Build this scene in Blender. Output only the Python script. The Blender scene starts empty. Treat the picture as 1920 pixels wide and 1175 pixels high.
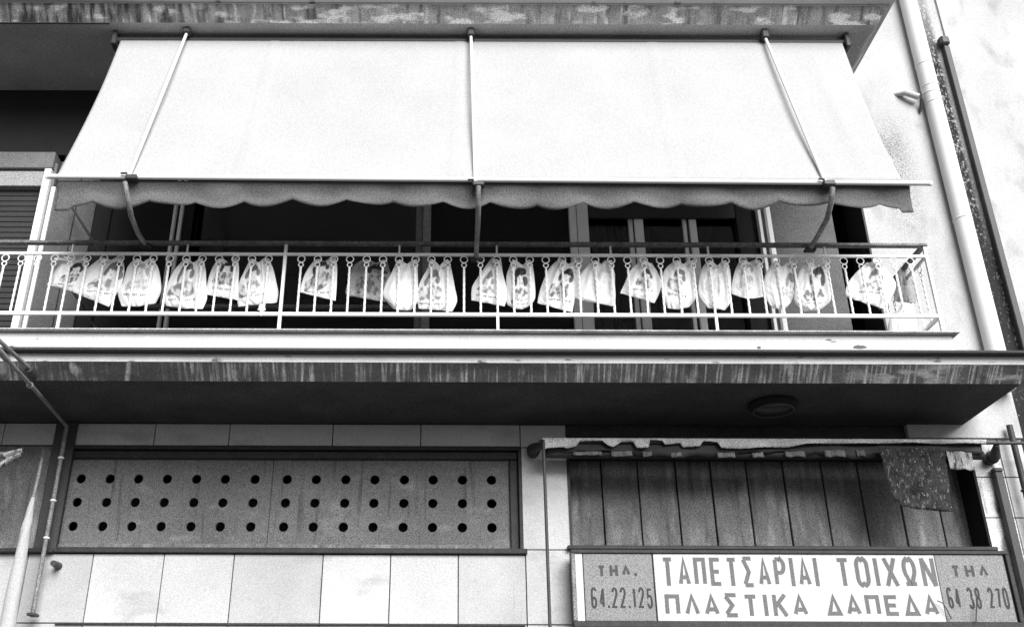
import bpy, bmesh, math, random
from mathutils import Vector, Matrix, noise
random.seed(7)
R = math.radians
scn = bpy.context.scene
col = scn.collection

# ------------------------------------------------------------------ camera
PITCH, ROLL, FPX, PPX, PPY, CH = R(25.4), R(0.2), 1850.0, 860.0, 587.5, 1.6
f_ = Vector((0, math.cos(PITCH), math.sin(PITCH)))
u_ = Vector((0, -math.sin(PITCH), math.cos(PITCH)))
r_ = Vector((1, 0, 0))
CR = r_ * math.cos(ROLL) + u_ * math.sin(ROLL)
CU = u_ * math.cos(ROLL) - r_ * math.sin(ROLL)
CP = Vector((0, 0, CH))
cd = bpy.data.cameras.new('camera')
cam = bpy.data.objects.new('camera', cd); col.objects.link(cam)
cam.matrix_world = Matrix(((CR.x, CU.x, -f_.x, 0), (CR.y, CU.y, -f_.y, 0), (CR.z, CU.z, -f_.z, CH), (0, 0, 0, 1)))
cd.sensor_width = 36.0; cd.sensor_fit = 'HORIZONTAL'
cd.lens = FPX / 1920.0 * 36.0
cd.shift_x = (960.0 - PPX) / 1920.0
cd.clip_end = 500.0
scn.camera = cam

# ------------------------------------------------------------------ light (neutral: the photograph is black and white)
SUN_EL, SUN_AZ = R(34), R(22)          # azimuth: towards the right of straight behind the camera
w = bpy.data.worlds.new('World'); scn.world = w; w.use_nodes = True
nt = w.node_tree; nt.nodes.clear()
sky = nt.nodes.new('ShaderNodeTexSky'); sky.sky_type = 'NISHITA'; sky.sun_disc = False
sky.sun_elevation = SUN_EL; sky.sun_rotation = math.pi - SUN_AZ
bw = nt.nodes.new('ShaderNodeRGBToBW'); bg = nt.nodes.new('ShaderNodeBackground'); wo = nt.nodes.new('ShaderNodeOutputWorld')
nt.links.new(sky.outputs[0], bw.inputs[0]); nt.links.new(bw.outputs[0], bg.inputs[0]); nt.links.new(bg.outputs[0], wo.inputs[0])
bg.inputs[1].default_value = 0.05
sl = bpy.data.lights.new('sun', 'SUN'); sl.energy = 4.0; sl.angle = R(46); sl.color = (1, 1, 1)
sun = bpy.data.objects.new('sun', sl); col.objects.link(sun)
sd = Vector((math.sin(SUN_AZ) * math.cos(SUN_EL), -math.cos(SUN_AZ) * math.cos(SUN_EL), math.sin(SUN_EL)))
sun.rotation_euler = sd.to_track_quat('Z', 'Y').to_euler(); sun.location = (4, -6, 14)
vs = scn.view_settings; vs.view_transform = 'Standard'; vs.look = 'None'; vs.gamma = 1; vs.use_curve_mapping = False
vs.exposure = 0.9

def at(u, v, Y):
    """point on the plane y = Y that the photograph shows at pixel (u, v)"""
    d = CR * (u - PPX) + CU * (PPY - v) + f_ * FPX
    return CP + d * (Y / d.y)
def ux(u, v, Y): return at(u, v, Y).x
def vz(v, Y, u=900): return at(u, v, Y).z

# ------------------------------------------------------------------ materials
def mat(name, val, rough=0.85, grain=0.22, mott=0.15, mscale=2.5, bump=0.0, bscale=120, dirt=None, spec=0.3, metal=0.0,
        trans=0.0, attr=None, gscale=175):
    """grey surface: val = albedo; fine grain, slow mottling; dirt = list of dicts (value, scale xyz, lo, hi, detail)"""
    m = bpy.data.materials.new(name); m.use_nodes = True
    N = m.node_tree.nodes; L = m.node_tree.links; N.clear()
    out = N.new('ShaderNodeOutputMaterial'); pb = N.new('ShaderNodeBsdfPrincipled')
    pb.inputs['Roughness'].default_value = rough; pb.inputs['Metallic'].default_value = metal
    pb.inputs['Specular IOR Level'].default_value = spec
    geo = N.new('ShaderNodeNewGeometry'); P = geo.outputs['Position']
    rot = N.new('ShaderNodeMapping'); rot.inputs['Rotation'].default_value = (0.61, 0.43, 0.82); L.new(P, rot.inputs['Vector']); PR = rot.outputs[0]
    def nz(scale, detail=2, vec=None):
        n = N.new('ShaderNodeTexNoise'); n.inputs['Scale'].default_value = scale; n.inputs['Detail'].default_value = detail
        L.new(vec or PR, n.inputs['Vector']); return n.outputs['Fac']
    def mth(op, a, b, clamp=False):
        n = N.new('ShaderNodeMath'); n.operation = op; n.use_clamp = clamp
        for i, x in enumerate((a, b)):
            if isinstance(x, (int, float)): n.inputs[i].default_value = x
            else: L.new(x, n.inputs[i])
        return n.outputs[0]
    def mr(x, a, b, c, d):
        n = N.new('ShaderNodeMapRange'); n.clamp = True
        for i, q in enumerate((a, b, c, d)): n.inputs[i + 1].default_value = q
        L.new(x, n.inputs[0]); return n.outputs[0]
    v = None
    c0 = N.new('ShaderNodeValue'); c0.outputs[0].default_value = val; v = c0.outputs[0]
    if mott: v = mth('MULTIPLY', v, mr(nz(mscale, 5), 0.25, 0.75, 1 - mott, 1 + mott))
    for d in (dirt or []):
        mp = N.new('ShaderNodeMapping'); mp.inputs['Scale'].default_value = d['s']; L.new(P, mp.inputs['Vector'])
        mp.inputs['Location'].default_value = d.get('o', (0, 0, 0))
        k = mr(nz(1.0, d.get('det', 4), mp.outputs[0]), d['lo'], d['hi'], 0, 1)
        for ax, a, b, c, e in d.get('box', []):                     # limits the stain to a region with its own soft edge
            sp = N.new('ShaderNodeSeparateXYZ'); L.new(P, sp.inputs[0])
            k = mth('MULTIPLY', k, mr(sp.outputs[ax], a, b, c, e))
        mx = N.new('ShaderNodeMix'); mx.data_type = 'FLOAT'
        L.new(k, mx.inputs[0]); L.new(v, mx.inputs[2]); mx.inputs[3].default_value = d['v']; v = mx.outputs[0]
    if attr:
        a = N.new('ShaderNodeAttribute'); a.attribute_name = attr
        v = mth('MULTIPLY', v, mth('SUBTRACT', 1.0, mth('MULTIPLY', a.outputs['Fac'], 0.97)))
    if grain: v = mth('MULTIPLY', v, mr(nz(gscale, 1), 0.30, 0.70, 1 - min(0.9, 1.75 * grain), 1 + 1.75 * grain))
    v = mth('MINIMUM', v, 0.92)
    cc = N.new('ShaderNodeCombineColor')
    for i in range(3): L.new(v, cc.inputs[i])
    L.new(cc.outputs[0], pb.inputs['Base Color'])
    if bump:
        b = N.new('ShaderNodeBump'); b.inputs['Strength'].default_value = bump; b.inputs['Distance'].default_value = 0.01
        L.new(nz(bscale, 3), b.inputs['Height']); L.new(b.outputs[0], pb.inputs['Normal'])
    if trans:
        tr = N.new('ShaderNodeBsdfTranslucent'); L.new(cc.outputs[0], tr.inputs[0])
        ms = N.new('ShaderNodeMixShader'); ms.inputs[0].default_value = trans
        L.new(pb.outputs[0], ms.inputs[1]); L.new(tr.outputs[0], ms.inputs[2]); L.new(ms.outputs[0], out.inputs[0])
    else: L.new(pb.outputs[0], out.inputs[0])
    return m

M = {}
M['asphalt'] = mat('asphalt', 0.05, 0.9)
M['paving'] = mat('paving', 0.10, 0.9)
M['plaster'] = mat('white_plaster', 0.44, 0.9, grain=0.13, mott=0.14, mscale=1.4, bump=0.35, bscale=90, dirt=[
    dict(v=0.27, s=(6, 6, 3), lo=0.55, hi=0.8, det=6), dict(v=0.12, s=(95, 95, 70), lo=0.42, hi=0.66, det=3, box=[(0, 3.45, 3.6, 0, 1), (0, 3.72, 3.9, 1, 0), (2, 5.5, 6.0, 0, 1), (2, 6.5, 6.9, 1, 0)])])
M['dirty_plaster'] = mat('stained_plaster', 0.45, 0.95, grain=0.3, mott=0.2, bump=0.5, bscale=110, dirt=[
    dict(v=0.02, s=(55, 55, 38), lo=0.30, hi=0.48, det=3, box=[(0, 4.29, 4.335, 1, 0.0), (2, 7.4, 8.4, 1, 0.3)]),
    dict(v=0.02, s=(60, 60, 40), lo=0.20, hi=0.44, det=3, box=[(2, 5.4, 6.6, 1, 0.0)])])
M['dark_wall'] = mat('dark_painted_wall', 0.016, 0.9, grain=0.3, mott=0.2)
M['grey_wall'] = mat('grey_painted_wall', 0.16, 0.9, grain=0.35, mott=0.2)
M['dusk_wall'] = mat('brown_grey_plaster', 0.11, 0.9, grain=0.35, mott=0.2)
M['mid_wall'] = mat('mid_grey_plaster', 0.30, 0.9, grain=0.35, mott=0.15)
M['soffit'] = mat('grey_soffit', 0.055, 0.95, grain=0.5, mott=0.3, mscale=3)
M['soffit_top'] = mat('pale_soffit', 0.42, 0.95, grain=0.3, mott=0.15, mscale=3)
M['fascia'] = mat('streaked_fascia', 0.10, 0.95, grain=0.32, mott=0.3, mscale=5, dirt=[
    dict(v=0.55, s=(46, 3, 2.2), lo=0.50, hi=0.74, det=6), dict(v=0.05, s=(2.2, 3, 6), lo=0.50, hi=0.75),
    dict(v=0.06, s=(1.5, 3, 4), lo=0.48, hi=0.66, det=4), dict(v=0.40, s=(8, 3, 1.0), lo=0.62, hi=0.72, det=5),
    dict(v=0.36, s=(5, 6, 22), lo=0.50, hi=0.62, det=6, box=[(0, 2.4, 2.9, 0, 1)])])
M['fascia_top'] = mat('peeling_fascia', 0.30, 0.95, grain=0.35, mott=0.35, mscale=7, dirt=[
    dict(v=0.10, s=(22, 3, 3.0), lo=0.50, hi=0.72, det=7), dict(v=0.62, s=(4.5, 3, 16), lo=0.54, hi=0.64, det=6),
    dict(v=0.62, s=(16, 3, 2), lo=0.60, hi=0.70, det=5),
    dict(v=0.05, s=(18, 4, 2.5), lo=0.46, hi=0.62, det=6, box=[(0, -2.4, -1.4, 1, 0.0)])])
M['ledge_edge'] = mat('grimy_ledge', 0.05, 0.9, grain=0.3)
M['lip'] = mat('white_lip', 0.50, 0.85, grain=0.12, mott=0.1, mscale=5, dirt=[dict(v=0.10, s=(9, 4, 30), lo=0.62, hi=0.72, det=4)])
M['kerb'] = mat('white_kerb', 0.52, 0.85, grain=0.11, mott=0.07, mscale=4, dirt=[dict(v=0.12, s=(5, 4, 16), lo=0.71, hi=0.76, det=3)])
M['coping'] = mat('grey_coping', 0.42, 0.8, grain=0.35, mott=0.25, mscale=9)
M['white_paint'] = mat('white_paint', 0.80, 0.5, grain=0.12, mott=0.06, mscale=12)
M['rail_top'] = mat('worn_rail', 0.15, 0.6, grain=0.5, mott=0.4, mscale=20, gscale=175)
M['frame'] = mat('pale_window_frame', 0.88, 0.6, grain=0.14, mott=0.08)
M['frame_dim'] = mat('grey_window_frame', 0.22, 0.6, grain=0.3, mott=0.1)
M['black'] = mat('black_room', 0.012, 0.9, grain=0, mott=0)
M['shutter'] = mat('dark_shutter', 0.03, 0.6, grain=0.3, mott=0.1)
M['dark_metal'] = mat('dark_metal', 0.045, 0.5, grain=0.3, mott=0.2)
M['worn_metal'] = mat('worn_grey_metal', 0.17, 0.5, grain=0.4, mott=0.35, mscale=14, gscale=160)
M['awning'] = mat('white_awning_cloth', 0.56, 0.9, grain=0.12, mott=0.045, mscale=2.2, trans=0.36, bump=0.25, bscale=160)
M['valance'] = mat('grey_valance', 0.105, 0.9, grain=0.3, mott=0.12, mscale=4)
M['pipe'] = mat('white_pipe', 0.66, 0.5, grain=0.05, mott=0.03)
M['tile'] = mat('pale_marble', 0.46, 0.5, grain=0.14, mott=0.16, mscale=1.3, dirt=[dict(v=0.27, s=(2.4, 3, 5), lo=0.56, hi=0.78, det=9), dict(v=0.16, s=(30, 8, 2.0), lo=0.66, hi=0.8, det=5)])
M['tile_b'] = mat('pale_marble_warm', 0.38, 0.5, grain=0.14, mott=0.18, mscale=1.7, dirt=[dict(v=0.27, s=(2.4, 3, 5), lo=0.56, hi=0.78, det=9), dict(v=0.16, s=(30, 8, 2.0), lo=0.66, hi=0.8, det=5)])
M['tile_dirty'] = mat('grimy_marble', 0.52, 0.6, grain=0.3, mott=0.25, mscale=3, dirt=[dict(v=0.08, s=(14, 4, 3), lo=0.52, hi=0.64, det=5)])
M['mortar'] = mat('dark_mortar', 0.05, 0.95)
M['screen'] = mat('grey_screen', 0.125, 0.8, grain=0.38, mott=0.32, mscale=1.1, dirt=[dict(v=0.05, s=(24, 4, 1.6), lo=0.58, hi=0.76, det=5), dict(v=0.2, s=(4, 4, 9), lo=0.58, hi=0.75, det=6)])
M['trim'] = mat('dark_trim', 0.028, 0.6, grain=0.4, mott=0.3, mscale=14)
M['board'] = mat('grey_board', 0.14, 0.75, grain=0.4, mott=0.2, mscale=6, dirt=[dict(v=0.06, s=(18, 4, 1.3), lo=0.52, hi=0.72, det=5), dict(v=0.26, s=(11, 4, 3.0), lo=0.54, hi=0.74, det=6)])
M['sign_white'] = mat('sign_white', 0.46, 0.5, grain=0.12, mott=0.06, mscale=7, dirt=[dict(v=0.4, s=(7, 4, 30), lo=0.62, hi=0.8)])
M['sign_grey'] = mat('sign_grey', 0.19, 0.6, grain=0.3, mott=0.08)
M['ink_grey'] = mat('letter_grey', 0.11, 0.6, grain=0.22, mott=0.08)
M['ink_dark'] = mat('letter_dark', 0.045, 0.6, grain=0.3, mott=0.1)
M['ink_mid'] = mat('letter_mid', 0.028, 0.6, grain=0.35, mott=0.1)
M['torn'] = mat('torn_cloth', 0.60, 0.9, grain=0.3, mott=0.2, mscale=12)
M['rag'] = mat('speckled_rag', 0.035, 0.95, grain=0.45, mott=0.5, mscale=14, spec=0.1, dirt=[dict(v=0.16, s=(60, 40, 26), lo=0.55, hi=0.72, det=5), dict(v=0.5, s=(75, 50, 45), lo=0.70, hi=0.76, det=2)])
M['rag_pale'] = mat('pale_rag', 0.30, 0.9, grain=0.4, mott=0.4, mscale=20, dirt=[dict(v=0.06, s=(45, 20, 8), lo=0.52, hi=0.6)])
M['bag'] = mat('white_plastic_bag', 0.92, 0.45, grain=0.08, mott=0.07, mscale=14, trans=0.2, attr='ink', spec=0.4)
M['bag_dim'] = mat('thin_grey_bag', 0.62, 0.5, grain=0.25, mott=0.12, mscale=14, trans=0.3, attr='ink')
M['bag_shade'] = mat('shade_grey_bag', 0.42, 0.5, grain=0.2, mott=0.15, mscale=14, trans=0.3, attr='ink')  # shade on the corner bag put into a darker base colour
M['bag_ink'] = mat('bag_lettering', 0.10, 0.6, grain=0.2, mott=0)
M['curtain'] = mat('dark_curtain', 0.05, 0.9, grain=0.2)
M['curtain_pale'] = mat('grey_curtain', 0.12, 0.9, grain=0.2)
M['lamp_glass'] = mat('dusty_lamp_glass', 0.012, 0.3, grain=0.1, spec=0.5)
gm = bpy.data.materials.new('window_glass'); gm.use_nodes = True
N = gm.node_tree.nodes; L = gm.node_tree.links; N.clear()
o_ = N.new('ShaderNodeOutputMaterial'); ms_ = N.new('ShaderNodeMixShader'); t_ = N.new('ShaderNodeBsdfTransparent'); g_ = N.new('ShaderNodeBsdfGlossy')
g_.inputs['Roughness'].default_value = 0.03; fr_ = N.new('ShaderNodeFresnel'); fr_.inputs[0].default_value = 1.45
t_.inputs[0].default_value = (0.75, 0.75, 0.75, 1)
L.new(fr_.outputs[0], ms_.inputs[0]); L.new(t_.outputs[0], ms_.inputs[1]); L.new(g_.outputs[0], ms_.inputs[2]); L.new(ms_.outputs[0], o_.inputs[0])
M['glass'] = gm

# ------------------------------------------------------------------ mesh helpers
class MB:
    def __init__(s): s.v = []; s.f = []; s.smooth = set()
    def add(s, vs, fs, smooth=False):
        b = len(s.v); s.v += [tuple(p) for p in vs]
        for f in fs:
            if smooth: s.smooth.add(len(s.f))
            s.f.append([b + i for i in f])
    def box(s, x0, x1, y0, y1, z0, z1, bev=0.0):
        if x0 > x1: x0, x1 = x1, x0
        if y0 > y1: y0, y1 = y1, y0
        if z0 > z1: z0, z1 = z1, z0
        if bev <= 0:
            s.add([(x, y, z) for z in (z0, z1) for y in (y0, y1) for x in (x0, x1)],
                  [(0, 2, 3, 1), (4, 5, 7, 6), (0, 1, 5, 4), (2, 6, 7, 3), (0, 4, 6, 2), (1, 3, 7, 5)]); return s
        bm = bmesh.new(); bmesh.ops.create_cube(bm, size=1)
        for q in bm.verts: q.co = ((x0 + x1) / 2 + q.co.x * (x1 - x0), (y0 + y1) / 2 + q.co.y * (y1 - y0), (z0 + z1) / 2 + q.co.z * (z1 - z0))
        bmesh.ops.bevel(bm, geom=bm.edges[:], offset=min(bev, (x1 - x0) / 3, (y1 - y0) / 3, (z1 - z0) / 3), segments=1, affect='EDGES')
        bm.verts.index_update()
        s.add([q.co for q in bm.verts], [[q.index for q in f.verts] for f in bm.faces]); bm.free(); return s
    def tube(s, pts, rad, n=10, cap=True):
        pts = [Vector(p) for p in pts]; k = len(pts)
        rad = rad if isinstance(rad, (list, tuple)) else [rad] * k
        vs = []; ref = None
        for i, p in enumerate(pts):
            d = (pts[min(i + 1, k - 1)] - pts[max(i - 1, 0)]).normalized()
            if ref is None: ref = d.orthogonal().normalized()
            a = (ref - d * ref.dot(d)).normalized(); ref = a; b = d.cross(a)
            for j in range(n):
                t = 2 * math.pi * j / n; vs.append(p + (a * math.cos(t) + b * math.sin(t)) * rad[i])
        fs = [(i * n + j, i * n + (j + 1) % n, (i + 1) * n + (j + 1) % n, (i + 1) * n + j) for i in range(k - 1) for j in range(n)]
        s.add(vs, fs, True)
        if cap: s.add([vs[j] for j in range(n)][::-1], [list(range(n))]); s.add([vs[(k - 1) * n + j] for j in range(n)], [list(range(n))])
        return s
    def prism_x(s, prof, x0, x1):
        """profile [(y, z)] swept from x0 to x1"""
        n = len(prof)
        s.add([(x0, y, z) for y, z in prof] + [(x1, y, z) for y, z in prof],
              [(i, (i + 1) % n, n + (i + 1) % n, n + i) for i in range(n)] + [list(range(n))[::-1], list(range(n, 2 * n))]); return s
    def grid(s, fn, nu, nv, smooth=True):
        s.add([fn(i / nu, j / nv) for j in range(nv + 1) for i in range(nu + 1)],
              [(j * (nu + 1) + i, j * (nu + 1) + i + 1, (j + 1) * (nu + 1) + i + 1, (j + 1) * (nu + 1) + i) for j in range(nv) for i in range(nu)], smooth); return s
    def torus(s, c, R0, r0, n=20, m=6, ax=1):
        vs = []
        for i in range(n):
            a = 2 * math.pi * i / n
            for j in range(m):
                b = 2 * math.pi * j / m; q = R0 + r0 * math.cos(b)
                p = (c[0] + q * math.cos(a), c[1] + r0 * math.sin(b), c[2] + q * math.sin(a)) if ax == 1 else (c[0] + q * math.cos(a), c[1] + q * math.sin(a), c[2] + r0 * math.sin(b))
                vs.append(p)
        s.add(vs, [(i * m + j, i * m + (j + 1) % m, ((i + 1) % n) * m + (j + 1) % m, ((i + 1) % n) * m + j) for i in range(n) for j in range(m)], True); return s
    def mesh(s, name, m):
        me = bpy.data.meshes.new(name); me.from_pydata(s.v, [], s.f); me.validate()
        for i, p in enumerate(me.polygons):
            if i in s.smooth: p.use_smooth = True
        bm = bmesh.new(); bm.from_mesh(me); bmesh.ops.recalc_face_normals(bm, faces=bm.faces); bm.to_mesh(me); bm.free()
        me.materials.append(M[m]); return me
    def build(s, name, m, parent=None):
        o = bpy.data.objects.new(name, s.mesh(name, m)); col.objects.link(o)
        if parent: o.parent = parent
        return o
def tag(o, label=None, cat=None, group=None, kind=None):
    if label: o['label'] = label
    if cat: o['category'] = cat
    if group: o['group'] = group
    if kind: o['kind'] = kind
    return o
def thing(name, label, cat, group=None):
    o = bpy.data.objects.new(name, None); col.objects.link(o); o.empty_display_size = 0.1
    return tag(o, label, cat, group)
def inst(name, me, parent, loc=(0, 0, 0)):
    o = bpy.data.objects.new(name, me); col.objects.link(o); o.parent = parent; o.location = loc; return o
def B(name, m, parent, *a, bev=0.0): return MB().box(*a, bev=bev).build(name, m, parent)

# ------------------------------------------------------------------ key planes (metres)
YW = 7.0            # facade
YR = 6.12           # railing
XL = -5.4           # building goes on to the left, out of the picture
ZS = vz(716, 6.14)  # underside of the lower balcony
ZS2 = vz(45, 6.14)  # underside of the upper balcony
XE, XE2 = 3.85, 3.42

# ------------------------------------------------------------------ ground
tag(B('street', 'asphalt', None, -40, 40, -40, 5.2, -0.3, 0.0), kind='structure')
tag(B('pavement', 'paving', None, -40, 40, 5.204, 9.5, -0.3, 0.13, bev=0.02), kind='structure')

# ------------------------------------------------------------------ building
bld = thing('apartment_building', 'old apartment building with white balcony, marble-clad ground floor and dark upper wall', 'building')

# -- upper storey wall, pieces between the openings
zt = ZS2 + 0.9; zb = ZS + 0.1
f430 = lambda u: ux(u, 430, YW)
uw = MB()
Z_HEAD = vz(352, YW); Z_SILL = vz(580, YW)
X_D0 = f430(65); XA, XB2, XC, XD, XE_, XF = f430(205), f430(342), f430(360), f430(780), f430(808), f430(1067)
XG = f430(1382); XH = f430(1444); XI = f430(1560); XJ = 3.33
Z_DH = vz(398, YW)
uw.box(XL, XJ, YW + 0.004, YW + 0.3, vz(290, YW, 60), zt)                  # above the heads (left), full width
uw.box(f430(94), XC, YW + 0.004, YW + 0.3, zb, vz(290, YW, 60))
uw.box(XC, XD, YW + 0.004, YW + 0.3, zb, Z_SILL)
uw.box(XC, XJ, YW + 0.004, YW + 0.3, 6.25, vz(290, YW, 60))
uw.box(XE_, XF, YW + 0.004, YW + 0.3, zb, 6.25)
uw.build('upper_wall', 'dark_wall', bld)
# paler wall sections beside the shuttered door: shallow pilaster steps
x1 = f430(94)
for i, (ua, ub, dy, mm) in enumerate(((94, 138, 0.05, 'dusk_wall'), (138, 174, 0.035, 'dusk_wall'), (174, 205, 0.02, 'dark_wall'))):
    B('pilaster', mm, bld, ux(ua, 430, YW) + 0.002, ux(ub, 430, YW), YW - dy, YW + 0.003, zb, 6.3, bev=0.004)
B('end_pier', 'dusk_wall', bld, XH + 0.002, XI, YW - 0.05, YW + 0.25, zb, 6.3, bev=0.005)
B('plaster_wall', 'plaster', bld, XJ, 4.17, YW - 0.03, YW + 0.3, ZS - 0.1, 10.0)
B('stained_strip', 'dirty_plaster', bld, 4.172, 4.40, YW + 0.01, YW + 0.3, 0.1, 10.0)
# dark rooms behind the openings (one per opening)
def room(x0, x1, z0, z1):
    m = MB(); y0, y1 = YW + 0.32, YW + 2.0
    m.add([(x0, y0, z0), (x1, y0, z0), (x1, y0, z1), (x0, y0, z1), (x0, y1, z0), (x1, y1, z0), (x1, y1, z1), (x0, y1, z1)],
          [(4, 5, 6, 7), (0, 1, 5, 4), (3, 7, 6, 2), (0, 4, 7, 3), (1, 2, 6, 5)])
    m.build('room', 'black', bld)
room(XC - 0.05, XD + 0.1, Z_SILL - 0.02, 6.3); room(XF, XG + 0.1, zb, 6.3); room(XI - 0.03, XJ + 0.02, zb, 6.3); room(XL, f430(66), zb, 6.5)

B('reveal', 'shutter', bld, XJ - 0.014, XJ - 0.002, YW - 0.028, YW + 0.31, zb, 6.3)  # dark sheet added over the lit plaster reveal to keep the opening black
B('floor_slab', 'mortar', bld, XL, 4.17, YW + 0.026, YW + 2.3, ZS + 0.002, ZS + 0.096)
B('floor_slab', 'mortar', bld, XL, 4.17, YW + 0.026, YW + 2.3, 6.55, 6.65)
B('back_wall', 'mortar', bld, XL, 4.40, YW + 2.32, YW + 2.5, 0.13, 10.2)  # unseen slabs, back, roof and side added to stop sky light leaking in
B('roof', 'mortar', bld, XL, 4.40, YW + 0.31, YW + 2.5, 10.201, 10.4)
B('side_wall', 'mortar', bld, XL - 0.2, XL - 0.002, YW - 0.05, YW + 2.5, 0.13, 10.4)
# -- shuttered door at the left
dr = tag(bpy.data.objects.new('shutter_door', None)); col.objects.link(dr); dr.parent = bld
zh0, zh1 = vz(352, YW, 60), vz(292, YW, 60)
B('shutter_box', 'mid_wall', dr, XL, f430(66) - 0.002, YW - 0.03, YW + 0.1, zh0, vz(324, YW, 60), bev=0.005)
B('head_frame', 'grey_wall', dr, XL, f430(80), YW - 0.06, YW + 0.1, vz(322, YW, 60), zh1, bev=0.006)
B('jamb', 'frame', dr, f430(66), f430(79), YW - 0.06, YW + 0.1, zb, vz(323, YW, 60), bev=0.004)
B('jamb', 'grey_wall', dr, f430(79) + 0.002, f430(85), YW - 0.02, YW + 0.1, zb, 6.3)
B('jamb', 'frame', dr, f430(85) + 0.002, f430(93), YW - 0.055, YW + 0.1, zb, 6.05, bev=0.004)
sme = MB().box(0, 1.6, 0, 0.014, 0, 0.047, bev=0.006).mesh('slat', 'shutter')
z = zb
while z < zh0 - 0.05:
    inst('slat', sme, dr, (f430(66) - 1.603, YW + 0.03, z)); z += 0.05

# -- big dark window
wn = bpy.data.objects.new('wide_window', None); col.objects.link(wn); wn.parent = bld
B('frame_stile', 'frame', wn, f430(323), f430(328), YW - 0.04, YW + 0.02, zb, 6.2, bev=0.003)
B('frame_stile', 'frame', wn, f430(335), f430(341), YW - 0.04, YW + 0.02, zb, 6.2, bev=0.003)
B('jamb', 'dark_wall', wn, f430(343), f430(360), YW - 0.02, YW + 0.1, Z_SILL, 6.2)
B('jamb', 'frame_dim', wn, f430(780), f430(793), YW - 0.0, YW + 0.2, zb, 6.2, bev=0.006)
B('jamb', 'mid_wall', wn, f430(793) + 0.002, f430(808), YW - 0.04, YW + 0.2, zb, 6.2, bev=0.006)
B('sill', 'grey_wall', wn, f430(300), f430(780), YW - 0.06, YW + 0.1, Z_SILL - 0.02, Z_SILL + 0.012, bev=0.004)
B('pane', 'glass', wn, XC, XD, YW + 0.12, YW + 0.126, Z_SILL + 0.012, 6.25)

# -- three-leaf balcony door
bd = bpy.data.objects.new('balcony_door', None); col.objects.link(bd); bd.parent = bld
for a, b, mm, y in ((1067, 1080, 'frame', -0.05), (1082, 1103, 'frame', -0.03), (1181, 1189, 'frame', 0.04), (1191.5, 1208, 'frame', 0.02),
                    (1283.5, 1290.5, 'frame', 0.04), (1295, 1308, 'frame', 0.02)):
    B('stile', mm, bd, f430(a), f430(b), YW + y, YW + y + 0.07, zb, 6.2, bev=0.004)
for a, b in ((1080, 1082), (1189, 1191.5), (1290.5, 1295)):
    B('groove', 'dark_metal', bd, f430(a) + .001, f430(b) - .001, YW + 0.05, YW + 0.1, zb, 6.2)
B('lowered_shutter', 'shutter', bd, f430(1104), f430(1381), YW - 0.01, YW + 0.018, Z_DH - 0.05, 6.2)
for a, b in ((1103, 1181), (1208, 1283.5), (1308, 1382)):
    B('pane', 'glass', bd, f430(a) + .001, f430(b) - .001, YW + 0.06, YW + 0.066, zb, 6.2)
B('side_panel', 'dark_wall', bd, f430(1382), f430(1419.5), YW - 0.01, YW + 0.2, zb, 6.2, bev=0.004)
B('stile', 'frame', bd, f430(1420), f430(1426), YW - 0.06, YW + 0.0, zb, 6.2, bev=0.003)
B('stile', 'frame', bd, f430(1435), f430(1443.5), YW - 0.07, YW + 0.0, zb, 6.2, bev=0.003)
B('groove', 'grey_wall', bd, f430(1426) + .001, f430(1435) - .001, YW - 0.02, YW + 0.1, zb, 6.2)
def curtain(ua, ub, mm, y):
    x0, x1 = f430(ua), f430(ub)
    MB().grid(lambda s, t: (x0 + (x1 - x0) * s, y + 0.018 * math.sin(s * 34 + 0.5 * math.sin(3 * t)), zb + (6.2 - zb) * t), 60, 4).build('curtain', mm, bd)
curtain(1103, 1181, 'curtain', YW + 0.25); curtain(1214, 1232, 'curtain_pale', YW + 0.25); curtain(1128, 1146, 'curtain_pale', YW + 0.20)

# -- balcony slabs (front profile: ledge plate, lip, slanting streaked fascia, flat underside)
def slab(xe, zs, lipv, topv, mats, kerb):
    sl_ = bpy.data.objects.new('balcony', None); col.objects.link(sl_); sl_.parent = bld
    zl = lipv; zt_ = topv
    m = MB()   # body incl. slanting fascia on front and right end
    xi = xe - 0.10
    A = [(XL, 6.14, zs), (xi, 6.14, zs), (xi, YW, zs), (XL, YW, zs)]
    Bq = [(XL, 6.04, zl), (xe, 6.04, zl), (xe, YW, zl), (XL, YW, zl)]
    fm = MB(); fm.add([A[0], A[1], Bq[1], Bq[0]], [(0, 1, 2, 3)]); fm.add([A[1], A[2], Bq[2], Bq[1]], [(0, 1, 2, 3)])
    fm.build('fascia', mats[0], sl_)
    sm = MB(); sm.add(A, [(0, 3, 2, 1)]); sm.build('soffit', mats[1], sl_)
    B('lip', 'lip', sl_, XL, xe + 0.002, 6.038, YW, zl, zt_)
    B('ledge_plate', 'ledge_edge' if kerb else 'lip', sl_, XL, xe + 0.03, 5.975, YW, zt_ + 0.001, zt_ + 0.021, bev=0.003)
    return sl_, zt_ + 0.022
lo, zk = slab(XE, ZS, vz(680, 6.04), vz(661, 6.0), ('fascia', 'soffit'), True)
XK = 3.33
B('kerb', 'kerb', lo, XL, XK, 6.07, 6.20, zk, vz(624, 6.06), bev=0.004)
B('coping', 'coping', lo, XL, XK + 0.035, 6.025, 6.24, vz(624, 6.06) + 0.001, vz(617.5, 6.03), bev=0.003)
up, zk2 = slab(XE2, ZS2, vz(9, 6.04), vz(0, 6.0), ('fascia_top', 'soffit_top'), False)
B('kerb', 'kerb', up, XL, XE2 - 0.4, 6.07, 6.20, zk2, zk2 + 0.2)
# drip groove under the upper slab edge
B('drip_groove', 'dark_metal', up, XL, ux(205, 43, 6.145), 6.142, 6.156, ZS2 - 0.006, ZS2 - 0.001)
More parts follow.
